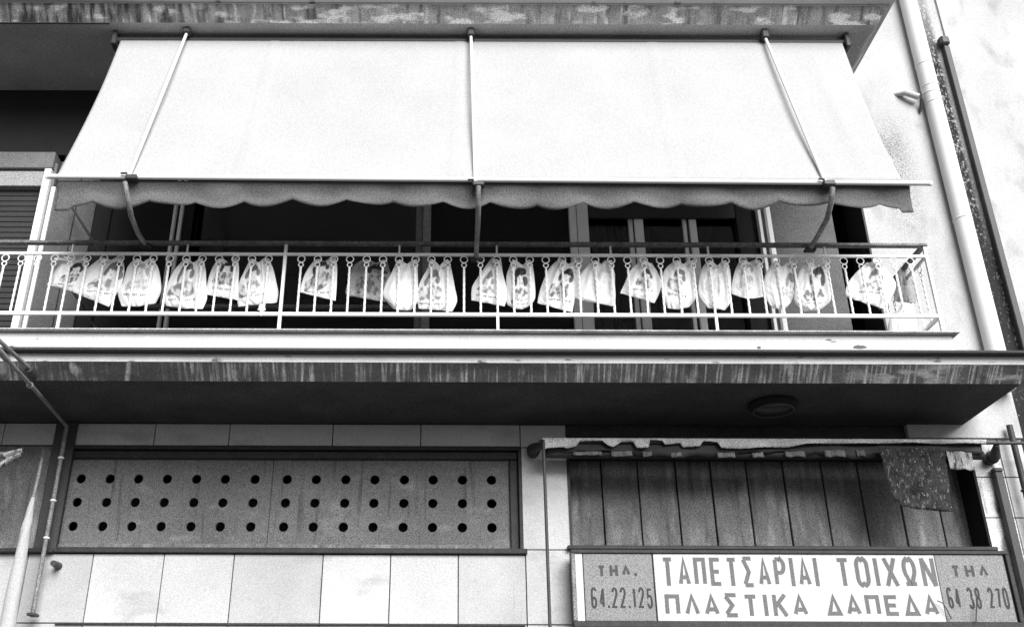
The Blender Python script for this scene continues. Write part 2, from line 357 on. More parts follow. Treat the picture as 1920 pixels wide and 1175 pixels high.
# scuffs on the kerb: chipped holes
for u, v, w_ in ((70, 635, 3), (1423, 651, 8), (1612, 650, 26), (1481, 638, 2)):
    p = at(u, v, 6.068); h = w_ / 1690 * 6.07 * 0.5
    c = MB(); n = 14
    c.add([(p.x + h * math.cos(k * 2 * math.pi / n) * (1 + 0.15 * math.sin(5 * k)), 6.0665, p.z + min(h * 0.5, 0.012) * math.sin(k * 2 * math.pi / n) * (1 + 0.2 * math.cos(3 * k))) for k in range(n)], [list(range(n))])
    c.build('chip', 'dark_metal', lo)

# -- ground floor: backing wall with openings, marble tiles proud of it
f930 = lambda u: ux(u, 930, YW)
OX0, OX1 = f930(112), f930(978)
OZ0, OZ1 = vz(1032, YW), vz(838, YW)
SX0, SX1 = 0.80, 3.77; SZ0 = vz(1026, YW, 1450)
gw = MB()
gw.box(XL, OX0, YW + 0.022, YW + 0.4, 0.1, ZS)
gw.box(OX0, OX1, YW + 0.022, YW + 0.4, OZ1, ZS); gw.box(OX0, OX1, YW + 0.022, YW + 0.4, 0.1, OZ0)
gw.box(OX1, SX0, YW + 0.022, YW + 0.4, 0.1, ZS); gw.box(SX0, SX1, YW + 0.022, YW + 0.4, 0.1, SZ0)
gw.box(SX1 + 0.06, 4.17, YW + 0.022, YW + 0.4, 0.1, ZS)
gw.build('backing_wall', 'mortar', bld)
G = 0.0035
def tile(x0, x1, z0, z1, k=0, m=None):
    dy = random.uniform(-0.0015, 0.0015)
    B('tile', m or ('tile' if (k % 3) else 'tile_b'), bld, x0 + G, x1 - G, YW + dy, YW + 0.024, z0 + G, z1 - G, bev=0.002)
f815 = lambda u: ux(u, 815, YW)
xs = [XL, -4.6, -3.9, f815(6), f815(140), f815(290), f815(430), f815(624), f815(789), f815(975)]
for i in range(len(xs) - 1): tile(xs[i], xs[i + 1], OZ1 + 0.004, ZS - 0.002, i, 'tile')
f1105 = lambda u: ux(u, 1105, YW)
xs = [XL, -4.5, -3.6, -3.02, f1105(165), f1105(300), f1105(433), f1105(602), f1105(730.5), f1105(859), f1105(987)]
zr = vz(1170, YW)
for i in range(len(xs) - 1): tile(xs[i], xs[i + 1], zr, OZ0 - 0.028, i)
for k, zz in enumerate((zr - 0.47, zr - 0.94)):
    for i in range(len(xs) - 1): tile(xs[i], xs[i + 1], zz, zz + 0.47, i + k)
xp0, xp1 = f815(975), SX0
tile(xp0, xp1, OZ1 + 0.0, ZS - 0.002, 1); tile(xp0 + 0.002, xp1, vz(1030, YW, 1020), OZ1, 2)
tile(f1105(987), xp1, zr, vz(1030, YW, 1020), 1); tile(f1105(987), xp1, zr - 0.5, zr, 2)
tile(XL, OX0 - 0.02, OZ0 - 0.026, OZ1, 1, 'board')
zj = vz(970, YW, 1880)
for x0, x1 in ((SX1, 3.99), (3.99, 4.17)):
    for z0, z1 in ((2.2, zj), (zj, 3.62), (3.62, ZS - 0.002)): tile(x0, x1, z0, z1, 1, 'tile_dirty' if x0 < 3.9 else 'tile')

# -- perforated ventilation screen
sc_ = bpy.data.objects.new('ventilation_screen', None); col.objects.link(sc_); sc_.parent = bld
YP = YW + 0.055
for (x0, x1, y0, y1, z0, z1) in ((OX0, OX1, YW - 0.012, YW + 0.02, OZ1 - 0.025, OZ1 + 0.003), (OX0 - 0.02, OX1 + 0.03, YW - 0.03, YW + 0.1, OZ0 - 0.025, OZ0 + 0.012),
                                 (OX1 - 0.02, OX1 + 0.006, YW - 0.008, YW + 0.1, OZ0 + 0.012, OZ1 - 0.025), (OX0, OX0 + 0.03, YW - 0.008, YW + 0.1, OZ0 + 0.012, OZ1 - 0.025)):
    B('frame', 'trim', sc_, x0, x1, y0, y1, z0, z1, bev=0.004)
B('inner_frame', 'trim', sc_, OX0 + 0.03, OX1 - 0.021, YW + 0.021, YP + 0.02, OZ1 - 0.085, OZ1 - 0.026, bev=0.008)
B('inner_frame', 'trim', sc_, OX1 - 0.085, OX1 - 0.0205, YW + 0.03, YP + 0.02, OZ0 + 0.013, OZ1 - 0.086, bev=0.008)
B('inner_frame', 'board', sc_, OX0 + 0.03, OX1 - 0.086, YW + 0.03, YP + 0.02, OZ0 + 0.0125, OZ0 + 0.05, bev=0.008)
xc = [ux(u, 943, YP) for u in (144, 199, 253, 307.5, 363, 417.5, 474)], [ux(u, 943, YP) for u in (535, 590, 646, 701, 757, 811.5, 867, 922)]
zc = [vz(988.5, YP), vz(943.5, YP), vz(899.5, YP)]
pz0, pz1 = OZ0 + 0.03, OZ1 - 0.06
xseam = ux(507, 943, YP)
def screen_panel(xcs, x0, x1):
    m = MB(); HR = 0.0345; th = 0.022
    ex = [x0] + [(a + b) / 2 for a, b in zip(xcs, xcs[1:])] + [x1]
    ez = [pz0] + [(a + b) / 2 for a, b in zip(zc, zc[1:])] + [pz1]
    for i, cx in enumerate(xcs):
        for j, cz in enumerate(zc):
            q = []
            a, b, c, d = ex[i], ex[i + 1], ez[j], ez[j + 1]
            for k in range(8): q.append((a + (b - a) * k / 8, c))
            for k in range(8): q.append((b, c + (d - c) * k / 8))
            for k in range(8): q.append((b - (b - a) * k / 8, d))
            for k in range(8): q.append((a, d - (d - c) * k / 8))
            n = len(q); ci = []
            for (px, pz) in q:
                t = math.atan2(pz - cz, px - cx); ci.append((cx + HR * math.cos(t), cz + HR * math.sin(t)))
            m.add([(x, YP, z) for x, z in q] + [(x, YP, z) for x, z in ci] + [(x, YP + th, z) for x, z in ci],
                  [(k, (k + 1) % n, n + (k + 1) % n, n + k) for k in range(n)] + [(n + k, n + (k + 1) % n, 2 * n + (k + 1) % n, 2 * n + k) for k in range(n)])
    o = m.build('screen_panel', 'screen', sc_)
    return o
screen_panel(xc[0], OX0 + 0.03, xseam - 0.003); screen_panel(xc[1], xseam + 0.003, OX1 - 0.06)
B('seam_strip', 'trim', sc_, xseam - 0.003, xseam + 0.003, YP + 0.004, YP + 0.02, pz0, pz1)
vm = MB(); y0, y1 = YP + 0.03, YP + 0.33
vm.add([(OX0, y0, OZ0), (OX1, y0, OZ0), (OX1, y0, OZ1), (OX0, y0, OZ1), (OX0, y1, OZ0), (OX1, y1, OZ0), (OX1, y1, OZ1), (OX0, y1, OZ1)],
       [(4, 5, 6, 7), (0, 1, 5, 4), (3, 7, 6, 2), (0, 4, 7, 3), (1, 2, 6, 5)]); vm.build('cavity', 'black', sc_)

# -- boarded shop front
sf = bpy.data.objects.new('shop_front', None); col.objects.link(sf); sf.parent = bld
YB = YW + 0.23
bx = [SX0] + [ux(u, 940, YB) for u in (1131, 1200, 1272, 1338, 1406, 1476, 1549, 1618, 1688, 1759)] + [SX1 + 0.05]
for i in range(len(bx) - 1):
    dy = random.uniform(-0.004, 0.004)
    B('board', 'board', sf, bx[i] + 0.006, bx[i + 1] - 0.006, YB + dy, YB + 0.03, SZ0 - 0.05, 3.96, bev=0.004)
for i in (1, 2, 3): B('cover_strip', 'board', sf, bx[i] - 0.005 + 0.006, bx[i] + 0.019, YB - 0.016, YB - 0.004, SZ0, 3.95, bev=0.003)
B('reveal', 'trim', sf, SX0 - 0.004, SX0 + 0.012, YW - 0.01, YB, SZ0, 3.96)
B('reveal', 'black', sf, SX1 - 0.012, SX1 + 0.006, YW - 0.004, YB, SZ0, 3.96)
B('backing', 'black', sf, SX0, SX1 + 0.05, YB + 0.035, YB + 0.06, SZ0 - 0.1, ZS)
B('sill', 'trim', sf, SX0 - 0.03, SX1 + 0.02, YW - 0.05, YB, SZ0 - 0.025, SZ0 + 0.003, bev=0.005)
B('lintel', 'trim', sf, SX0, SX1, YW + 0.02, YB + 0.03, vz(848, YW, 1400), ZS - 0.001)

# ------------------------------------------------------------------ neighbouring white building
nb = thing('white_building', 'blank white rendered wall of the neighbouring building behind the downpipe', 'building')
B('wall', 'plaster', nb, 4.402, 9.0, YW - 0.01, YW + 0.5, 0.13, 11.0)
for k, (z0, z1) in enumerate(((0.2, 1.4), (1.4, 2.5), (2.5, 3.25), (3.25, 3.68), (3.68, 4.1))):
    B('slab', 'tile', nb, 4.405, 5.6, YW - 0.03, YW - 0.011, z0 + 0.004, z1 - 0.004, bev=0.002)

# dark conduit
cdt = thing('conduit', 'thin dark capped conduit running up beside the white downpipe', 'conduit')
pt = at(1815, 253, YW - 0.04); ztp = vz(70, YW - 0.04, 1770)
B('channel', 'dark_metal', cdt, pt.x - 0.012, pt.x + 0.04, YW - 0.05, YW + 0.009, 0.14, ztp - 0.1, bev=0.006)
B('cap', 'dark_metal', cdt, pt.x - 0.04, pt.x + 0.048, YW - 0.075, YW + 0.009, ztp - 0.1, ztp, bev=0.02)

# downpipe
dp = thing('downpipe', 'wide white rainwater downpipe with a short side branch', 'pipe')
XP = 4.09; YPp = 6.905
MB().tube([(XP, YPp, ZS + 0.25), (XP, YPp, 10.5)], 0.072, 18).build('pipe', 'pipe', dp)
for v in (124, 165, 178, 195, 412):
    MB().torus((XP, YPp, vz(v, YPp, 1760)), 0.0735, 0.0035, 24, 6, ax=2).build('collar', 'white_paint', dp)
p = at(1727, 182, YPp)
MB().tube([(p.x - 0.02, YPp, p.z), (p.x - 0.12, YPp + 0.02, p.z + 0.06), (p.x - 0.2, YPp + 0.1, p.z + 0.09)], [0.028, 0.028, 0.02], 12).build('branch', 'plaster', dp)
MB().tube([(p.x - 0.0, YPp, p.z - 0.02), (p.x - 0.01, YPp + 0.05, p.z - 0.12)], 0.012, 8).build('bracket', 'dark_metal', dp)

# lower drain pipe and shadow strip right of the shop front
lp = thing('drainpipe', 'dark iron drainpipe beside the grimy marble pier under the balcony', 'pipe')
p = at(1893, 800, 6.92)
MB().tube([(p.x, 6.92, 0.14), (p.x, 6.92, ZS - 0.02), ], 0.022, 10).build('pipe', 'dark_metal', lp)
MB().torus((p.x, 6.92, 3.5), 0.024, 0.008, 16, 6, ax=2).build('collar', 'dark_metal', lp)
lp2 = thing('shadow_strip', 'dark vertical strip standing in for a shadow on the marble pier beside the shop sign', 'shadow strip')  # dark upright strip added in place of a shadow on the pier
p = at(1893, 980, 6.95)
B('channel', 'dark_metal', lp2, p.x - 0.03, p.x + 0.03, 6.93, 6.985, 0.14, vz(885, 6.95, 1875), bev=0.006)
B('cap', 'dark_metal', lp2, p.x - 0.034, p.x + 0.034, 6.926, 6.99, vz(885, 6.95, 1875), vz(885, 6.95, 1875) + 0.03, bev=0.008)

# ------------------------------------------------------------------ railing
rl = thing('balcony_railing', 'white wrought iron balcony railing with twisted bars and ring tops', 'railing')
ZT, ZM, ZBt, ZC = vz(458, YR), vz(478, YR), vz(590, YR), vz(617.5, 6.03)
XCn = 3.30
B('handrail', 'rail_top', rl, XL, XCn + 0.02, YR - 0.022, YR + 0.022, ZT - 0.011, ZT + 0.012, bev=0.004)
B('handrail', 'rail_top', rl, XCn - 0.02, XCn + 0.02, YR + 0.0225, YW - 0.035, ZT - 0.011, ZT + 0.012, bev=0.004)
B('rail', 'white_paint', rl, XL, XCn + 0.008, YR - 0.009, YR + 0.009, ZM - 0.010, ZM + 0.010, bev=0.002)
B('rail', 'white_paint', rl, XCn - 0.009, XCn + 0.009, YR + 0.0095, YW - 0.035, ZM - 0.010, ZM + 0.010, bev=0.002)
B('rail', 'white_paint', rl, XL, XCn + 0.008, YR - 0.011, YR + 0.011, ZBt - 0.012, ZBt + 0.012, bev=0.002)
B('rail', 'white_paint', rl, XCn - 0.011, XCn + 0.011, YR + 0.0115, YW - 0.035, ZBt - 0.012, ZBt + 0.012, bev=0.002)
posts = [-4.235, -2.735, -1.225, 0.268, 1.764, XCn]
RB, RS = 0.0255, 0.0165
zrb = ZM - 0.010 - RB - 0.002; zrs = zrb - RB - RS - 0.003; zbar = zrs - RS - 0.002
hbar = zbar - (ZBt + 0.012)
tw = MB(); n = 30; vs_ = []
for i in range(n + 1):
    t = i / n; a = t * math.pi * 4; z = (zbar + 0.004) - t * (hbar + 0.006)
    for k in range(8):
        b = a + k * math.pi / 4; q = 0.0086 if k % 2 == 0 else 0.0070; vs_.append((q * math.cos(b), q * math.sin(b), z))
tw.add(vs_, [(i * 8 + k, i * 8 + (k + 1) % 8, (i + 1) * 8 + (k + 1) % 8, (i + 1) * 8 + k) for i in range(n) for k in range(8)])
me_bar = tw.mesh('baluster', 'white_paint')
me_rb = MB().torus((0, 0, zrb), RB, 0.0042, 18, 6).mesh('ring', 'white_paint')
me_rs = MB().torus((0, 0, zrs), RS, 0.0042, 14, 6).mesh('ring', 'white_paint')
me_low = MB().box(-0.009, 0.009, -0.009, 0.009, ZC - 0.002, ZBt - 0.0125).mesh('leg', 'white_paint')
me_stub = MB().box(-0.006, 0.006, -0.006, 0.006, ZM + 0.0105, ZT - 0.0115).mesh('stub', 'white_paint')
me_post = MB().box(-0.011, 0.011, -0.0125, 0.0125, ZC - 0.002, ZT - 0.0115, bev=0.002).mesh('post', 'white_paint')
rings = []
def baluster(x, y=YR):
    b = inst('baluster', me_bar, rl, (x, y, 0)); b.rotation_euler.z = random.uniform(0, 1.5)
    inst('ring', me_rb, b).rotation_euler.z = -b.rotation_euler.z; inst('ring', me_rs, b).rotation_euler.z = -b.rotation_euler.z
    rings.append(x)
for a, b in zip(posts, posts[1:]):
    for k in range(1, 13): baluster(a + (b - a) * k / 13 + random.uniform(-0.002, 0.002))
    inst('stub', me_stub, rl, (a + (b - a) * 7 / 13, YR, 0))
for i, x in enumerate(posts):
    if i in (1, 3, 4): baluster(x); inst('leg', me_low, rl, (x, YR, 0)); inst('stub', me_stub, rl, (x, YR, 0))
    else: inst('post', me_post, rl, (x, YR, 0))
for k in range(1, 7):
    b = inst('baluster', me_bar, rl, (XCn, YR + 0.118 * k, 0))
    for q in (me_rb, me_rs):
        r = inst('ring', q, b); r.rotation_euler.z = R(90)

# ------------------------------------------------------------------ big awning
aw = thing('balcony_awning', 'large white canvas awning sloping down over the balcony', 'awning')
YT_, ZT_ = 6.28, vz(80, 6.28); YBar = 5.60; ZBar = vz(340, YBar)
XA0, XA1 = ux(105, 332, YBar), ux(1692, 340, YBar)
XT0, XT1 = ux(228, 84, YT_), ux(1576, 84, YT_)
def cloth(s, t):
    x = (XT0 + (XT1 - XT0) * s) * (1 - t) + (XA0 + (XA1 - XA0) * s) * t
    y = YT_ - 0.03 + (YBar - YT_ + 0.03) * t; z = ZT_ - 0.02 + (ZBar - ZT_ + 0.035) * t
    sag = 0.045 * math.sin(math.pi * t)
    wr = 0.006 * math.sin(9 * s + 2 * t) * math.sin(math.pi * t) + 0.012 * math.exp(-((s - 0.905 - 0.02 * t) / 0.012) ** 2) * t * (1 - 0.3 * t)
    wr += 0.010 * math.exp(-((s - 0.955 - 0.01 * t) / 0.010) ** 2) * math.sin(math.pi * t)
    for sm_ in (0.215, 0.47, 0.735): wr += 0.0035 * (abs(s - sm_) < 0.006)
    wr += 0.012 * noise.noise(Vector((s * 7, t * 2.5, 1.3))) * math.sin(math.pi * t)
    return (x, y + sag * 0.75 - wr, z + sag * 0.15 - sag * 0.35)
cl = MB().grid(cloth, 320, 40).build('canvas', 'awning', aw)
md = cl.modifiers.new('thick', 'SOLIDIFY'); md.thickness = 0.003; md.offset = 0
MB().tube([(XT0 - 0.04, YT_, ZT_), (XT1 + 0.03, YT_, ZT_)], 0.034, 14).build('roller', 'dark_metal', aw)
for x in (XT0 - 0.05, XT1 + 0.04):
    B('roller_bracket', 'dark_metal', aw, x - 0.02, x + 0.02, YT_ - 0.06, YT_ + 0.06, ZT_ - 0.07, ZS2 - 0.001, bev=0.008)
MB().tube([at(90, 331, YBar), at(1743, 344, YBar)], 0.017, 14).build('front_bar', 'pipe', aw)
for u, v in ((90, 331), (1743, 344)):
    q = at(u, v, YBar); MB().torus(q, 0.009, 0.012, 14, 8).build('end_cap', 'pipe', aw)
# valance with scallops
pk = [175, 281, 366, 458, 548, 650, 737, 832, 919, 1006, 1092, 1188, 1277, 1370, 1460, 1552, 1649]
pkx = [ux(u, 380, YBar + 0.06) for u in pk]
VX0, VX1 = ux(106, 360, YBar + 0.04), ux(1708, 370, YBar + 0.04)
pkx = [VX0 - 0.1] + pkx + [VX1 + 0.25]
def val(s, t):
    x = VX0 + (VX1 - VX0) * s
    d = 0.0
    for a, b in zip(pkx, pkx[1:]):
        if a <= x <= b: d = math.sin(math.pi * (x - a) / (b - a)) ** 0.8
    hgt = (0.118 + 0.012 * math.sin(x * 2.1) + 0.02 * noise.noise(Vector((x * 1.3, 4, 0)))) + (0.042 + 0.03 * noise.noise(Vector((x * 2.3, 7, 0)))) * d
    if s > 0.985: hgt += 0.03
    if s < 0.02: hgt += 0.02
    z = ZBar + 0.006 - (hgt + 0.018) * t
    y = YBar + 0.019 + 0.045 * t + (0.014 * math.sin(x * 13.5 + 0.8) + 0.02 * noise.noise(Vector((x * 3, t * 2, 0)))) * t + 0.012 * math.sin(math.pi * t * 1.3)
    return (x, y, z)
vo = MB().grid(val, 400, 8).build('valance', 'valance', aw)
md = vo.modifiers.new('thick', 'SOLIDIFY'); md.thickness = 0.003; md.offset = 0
# support rods on the canvas and curved arms back to the handrail
for (ut, vt, ub, vb, pth) in ((350, 63, 241, 332, [(234, 342, 5.565), (239, 370, 5.575), (246, 405, 5.70), (259, 438, 5.92), (272, 457, 6.10)]),
                              (883, 68, 891, 344, [(897, 350, 5.565), (897, 380, 5.575), (896, 420, 5.76), (894, 455, 5.97), (893, 480, 6.085)]),
                              (1435, 72, 1548, 343, [(1561, 352, 5.565), (1559, 378, 5.58), (1551, 410, 5.72), (1533, 443, 5.93), (1520, 464, 6.10)])):
    a = at(ut, vt, 6.21); b = at(ub, vb, YBar - 0.025)
    MB().tube([a, a.lerp(b, 0.5), b], 0.0125, 12).build('support_rod', 'pipe', aw)
    B('rod_mount', 'dark_metal', aw, a.x - 0.03, a.x + 0.03, a.y - 0.03, a.y + 0.04, a.z - 0.01, ZS2 - 0.001, bev=0.01)
    c = at(ub + 3, vb - 2, YBar - 0.02)
    B('clamp', 'dark_metal', aw, c.x - 0.028, c.x + 0.05, YBar - 0.038, YBar + 0.02, c.z - 0.03, c.z + 0.006, bev=0.006)
    MB().tube([(c.x - 0.06, YBar - 0.03, c.z + 0.015), (c.x - 0.02, YBar - 0.035, c.z + 0.012)], 0.007, 8).build('clamp_bolt', 'dark_metal', aw)
    MB().tube([at(*q) for q in pth], [0.018, 0.019, 0.018, 0.017, 0.016], 10).build('arm', 'worn_metal', aw)
    e = at(*pth[-1])
    B('arm_foot', 'dark_metal', aw, e.x - 0.04, e.x + 0.04, YR - 0.028, YR + 0.028, e.z - 0.02, e.z + 0.0, bev=0.006)

# dark stay leaning on the balcony wall
st = MB().tube([at(131, 383, 6.85), at(188, 473, 6.6), at(226, 560, 6.4)], 0.010, 8).build('leaning_rod', 'dark_metal')
tag(st, 'thin dark rod leaning behind the railing beside the shuttered door', 'rod')
st = MB().tube([at(120, 520, 6.62), at(178, 612, 6.4), at(190, 634, 6.36)], 0.010, 8).build('rod', 'dark_metal')
tag(st, 'short dark rod standing low behind the railing under the first two bags', 'rod')

# ------------------------------------------------------------------ plastic carrier bags on the railing
def crom(pts, t):
    n = len(pts) - 1; x = t * n; i = min(int(x), n - 1); f = x - i
    p = [pts[max(i - 1, 0)], pts[i], pts[i + 1], pts[min(i + 2, n)]]
    return [0.5 * ((2 * p[1][k]) + (-p[0][k] + p[2][k]) * f + (2 * p[0][k] - 5 * p[1][k] + 4 * p[2][k] - p[3][k]) * f * f + (-p[0][k] + 3 * p[1][k] - 3 * p[2][k] + p[3][k]) * f ** 3) for k in range(len(p[0]))]
GLY = {'κ': [[(0, 0), (0, .7)], [(.9, .7), (0, .3), (.9, 0)]], 'ρ': [[(0, -.35), (0, .5), (.3, .7), (.7, .7), (.9, .4), (.7, 0), (.3, 0), (0, .2)]],
       'η': [[(0, .7), (0, 0)], [(0, .5), (.4, .7), (.8, .5), (.8, -.3)]], 'τ': [[(0, .7), (1, .7)], [(.5, .7), (.5, 0)]], 'ι': [[(.5, .7), (.5, 0)]],
       'γ': [[(0, .7), (.5, 0), (.5, -.35)], [(1, .7), (.5, 0)]], 'ω': [[(.2, .7), (0, .3), (.2, 0), (.5, .2), (.8, 0), (1, .3), (.8, .7)]],
       'ν': [[(0, .7), (.5, 0), (1, .7)]], 'α': [[(1, .7), (.5, 0), (.1, .1), (.1, .6), (.5, .7), (1, 0)]]}
def strip2d(poly, th, closed=False):
    """mitred constant-width band round a 2D polyline -> (verts, quads)"""
    P = [Vector(p) for p in poly]; n = len(P); L_, R_ = [], []
    for i in range(n):
        a = P[i - 1] if (i > 0 or closed) else None; b = P[(i + 1) % n] if (i < n - 1 or closed) else None
        d1 = (P[i] - a).normalized() if a is not None else None; d2 = (b - P[i]).normalized() if b is not None else None
        if d1 is None: d1 = d2
        if d2 is None: d2 = d1
        n1 = Vector((-d1.y, d1.x)); n2 = Vector((-d2.y, d2.x)); mm = n1 + n2
        if mm.length < 0.3: mm = n1
        mm.normalize(); k = min(1 / max(mm.dot(n1), 0.35), 1.9) * th / 2
        L_.append(P[i] + mm * k); R_.append(P[i] - mm * k)
    V = L_ + R_; m_ = n if closed else n - 1
    return V, [(i, (i + 1) % n, n + (i + 1) % n, n + i) for i in range(m_)]
BG = 'carrier bags hung along the balcony railing'
def ell(s, t, cs, ct, a, b): return max(0.0, 1 - ((s - cs) / a) ** 2 - ((t - ct) / b) ** 2)
def sst(a, b, x):
    x = max(0.0, min(1.0, (x - a) / (b - a))); return x * x * (3 - 2 * x)
def bag(rows, label, m='bag', y=0.0, D=0.07, ink=1.0, pc=(0.52, 0.45), seed=0, text=True, sag=0.0, hang=True, fold=None, scale=1.0):
    t0 = thing('carrier_bag', label, 'plastic bag', BG)
    rnd = random.Random(seed * 13 + 5); dip = rnd.uniform(5, 9.5)
    jx, jy, ja, jb = rnd.uniform(-.05, .05), rnd.uniform(-.03, .03), rnd.uniform(.8, 1.25), rnd.uniform(.75, 1.2)
    YC = YR + 0.055 + y
    def outline(s, t):
        q = crom(rows, t); s2 = s
        u = q[0] + (q[2] - q[0]) * s2; v = q[1] + (q[3] - q[1]) * s2
        v += sag * math.sin(math.pi * s) * max(0, (t - 0.6) / 0.4)
        if hang: v += dip * math.exp(-((s - 0.5 - 0.06 * math.sin(seed * 1.7)) / 0.2) ** 2) * max(0, 1 - t * 3.2)
        return u, v
    def prof(t): return 0.25 + 0.75 * min(1, t / 0.55) ** 0.8 * (1 if t < 0.75 else 1 - 0.75 * ((t - 0.75) / 0.25) ** 2)
    def surf(s, t, side):
        u, v = outline(s, t)
        v += 1.2 * noise.noise(Vector((s * 5, t * 3 + seed, 9))) * t
        b = D * (math.sin(math.pi * min(max(s, 0), 1)) ** 0.65) * prof(t)
        wr = 0.010 * noise.noise(Vector((s * 3.2 + seed * 7, t * 2.2, 0))) + 0.006 * noise.noise(Vector((s * 9 + seed, t * 4 - seed, 3)))
        wr += 0.006 * (1 - t) * math.sin(s * 19 + seed + 2 * t)
        a_ = 0.7 * math.sin(seed * 2.3); q_ = Vector((s * math.cos(a_) - t * math.sin(a_), s * math.sin(a_) + t * math.cos(a_), 0))
        wr += 0.010 * (abs(noise.noise(Vector((q_.x * 7 + seed, q_.y * 2.4, 5)))) - 0.2) + 0.006 * (abs(noise.noise(Vector((q_.y * 9 - seed, q_.x * 4, 8)))) - 0.2)
        if fold is not None: wr += 0.018 * math.exp(-((s - fold - 0.08 * t) / 0.05) ** 2) * (1 - 0.4 * t)
        edge = min(1, 8 * s * (1 - s)); wr *= edge
        yy = YC - 0.42 * b - wr if side == 0 else YC + 0.58 * b + wr
        if abs(y) < 0.06: yy = max(yy, YR + 0.0125 + 0.004 * s)
        return at(u, v, yy)
    NS, NT = 46, 56
    verts, faces, inkv = [], [], []
    for side in (0, 1):
        for j in range(NT + 1):
            for i in range(NS + 1):
                s, t = i / NS, j / NT
                verts.append(surf(s, t, side) if 0 < i < NS or side == 0 else surf(s, t, 0) + Vector((0, 0.0015, 0)))
                k = 0.0
                if side == 0 and ink > 0:
                    cs, ct = pc
                    fs, ft = (s - cs) / scale, (t - ct) / scale
                    n1 = noise.noise(Vector((s * 9 + seed * 3, t * 9, seed))); n2 = noise.noise(Vector((s * 20 + seed, t * 20, 4.2)))
                    ca, sa_ = math.cos(jx * 6), math.sin(jx * 6); fs, ft = fs * ca - ft * sa_ + jx, fs * sa_ + ft * ca + jy
                    cap = ell(fs, ft, 0.02, -0.22, 0.21 * ja, 0.15 * jb) * (ft < -0.19 + 0.06 * n1 + 0.5 * fs * fs)
                    hair = max(ell(fs, ft, -0.15, -0.14, 0.07, 0.12 * jb), ell(fs, ft, 0.19, -0.12, 0.08 * ja, 0.09))
                    body = ell(fs, ft, 0.02, 0.12, 0.26 * jb, 0.16); arm = ell(fs, ft, -0.26, 0.14, 0.10, 0.15 * ja)
                    k = max(sst(0.05, 0.25, cap + 0.2 * n1) * (cap > 0), 0.95 * sst(0.1, 0.4, hair + 0.5 * n1) * (hair > 0))
                    tex = 0.35 + 0.65 * sst(-0.12, 0.22, n1 + 0.6 * n2)
                    k = max(k, sst(0.05, 0.4, body + 0.45 * n1) * tex * 0.85 * (body > 0), sst(0.05, 0.4, arm + 0.5 * n1) * tex * 0.9 * (arm > 0))
                    face = ell(fs, ft, 0.03, -0.1, 0.10, 0.10); k = max(k * (1 - 0.9 * sst(0.1, 0.5, face)), 0.55 * sst(0.15, 0.3, n2) * sst(0.2, 0.5, face))
                    k = min(1, k) * min(1, ink)
                inkv.append(k)
        o = side * (NT + 1) * (NS + 1)
        faces += [(o + j * (NS + 1) + i, o + j * (NS + 1) + i + 1, o + (j + 1) * (NS + 1) + i + 1, o + (j + 1) * (NS + 1) + i) for j in range(NT) for i in range(NS)]
    o = (NT + 1) * (NS + 1)
    for j in (NT,):
        faces += [(j * (NS + 1) + i, j * (NS + 1) + i + 1, o + j * (NS + 1) + i + 1, o + j * (NS + 1) + i) for i in range(NS)]
    mb = MB(); mb.add(verts, faces, True)
    ob = mb.build('bag_body', m, t0)
    at_ = ob.data.attributes.new('ink', 'FLOAT', 'POINT')
    if len(ob.data.vertices) == len(inkv): at_.data.foreach_set('value', inkv)
    if text:
        tm = MB(); word = 'κρητικη γωνια'; x = 0.0; W = 0.62 * min(1.0, scale + 0.1); s0 = pc[0] - W / 2; cw = W / len(word); tt = pc[1] + 0.33 * scale
        for ch in word:
            for st_ in GLY.get(ch, []):
                V, F = strip2d([(a * 0.72, b) for a, b in st_], 0.20)
                tm.add([surf(s0 + x + q.x * cw, tt - (q.y - 0.35) * 0.048, 0) + Vector((0, -0.0022, 0)) for q in V], F)
            x += cw
        tm.build('lettering', 'bag_ink', t0)
    if hang:                                       # looped handles through the nearest rings
        for side, (sa, sb) in enumerate(((0.10, 0.44), (0.90, 0.58))):
            pa, pb_ = surf(sa, 0.08, 0), surf(sb if rnd.random() < 0.6 else (0.3 if side == 0 else 0.7), 0.05, 0)
            e = surf(0.12 if side == 0 else 0.88, 0.0, 0)
            xr = min(rings, key=lambda q: abs(q - e.x)) if abs(y) < 0.3 else e.x
            if abs(xr - e.x) > 0.09: xr = e.x
            top = Vector((xr, YR + 0.0, zrb - 0.008)) if abs(y) < 0.3 else e + Vector((0, 0, 0.06))
            path = [pa + Vector((0, 0.006, -0.01)), pa.lerp(top, 0.6) + Vector((0, 0.0, 0)), top + Vector((0, -0.002, 0.0)), top.lerp(pb_, 0.45) + Vector((0, 0.004, 0.004)), pb_ + Vector((0, 0.006, -0.012))]
            hw = [0.020, 0.013, 0.009, 0.012, 0.017]
            hm = MB()
            def rib(s, t):
                c = crom([tuple(q) for q in path], t); w2 = crom([(h,) for h in hw], t)[0]
                d = Vector(crom([tuple(q) for q in path], min(t + 0.02, 1))) - Vector(crom([tuple(q) for q in path], max(t - 0.02, 0)))
                n_ = Vector((d.z, 0, -d.x)); n_ = n_.normalized() if n_.length > 1e-6 else Vector((1, 0, 0))
                return Vector(c) + n_ * (s - 0.5) * 2 * w2 + Vector((0, 0.004 * math.sin(s * 6.3 + seed), 0))
            hm.grid(rib, 4, 14)
            ho = hm.build('handle', m, t0)
            mdh = ho.modifiers.new('thick', 'SOLIDIFY'); mdh.thickness = 0.0012
    return t0

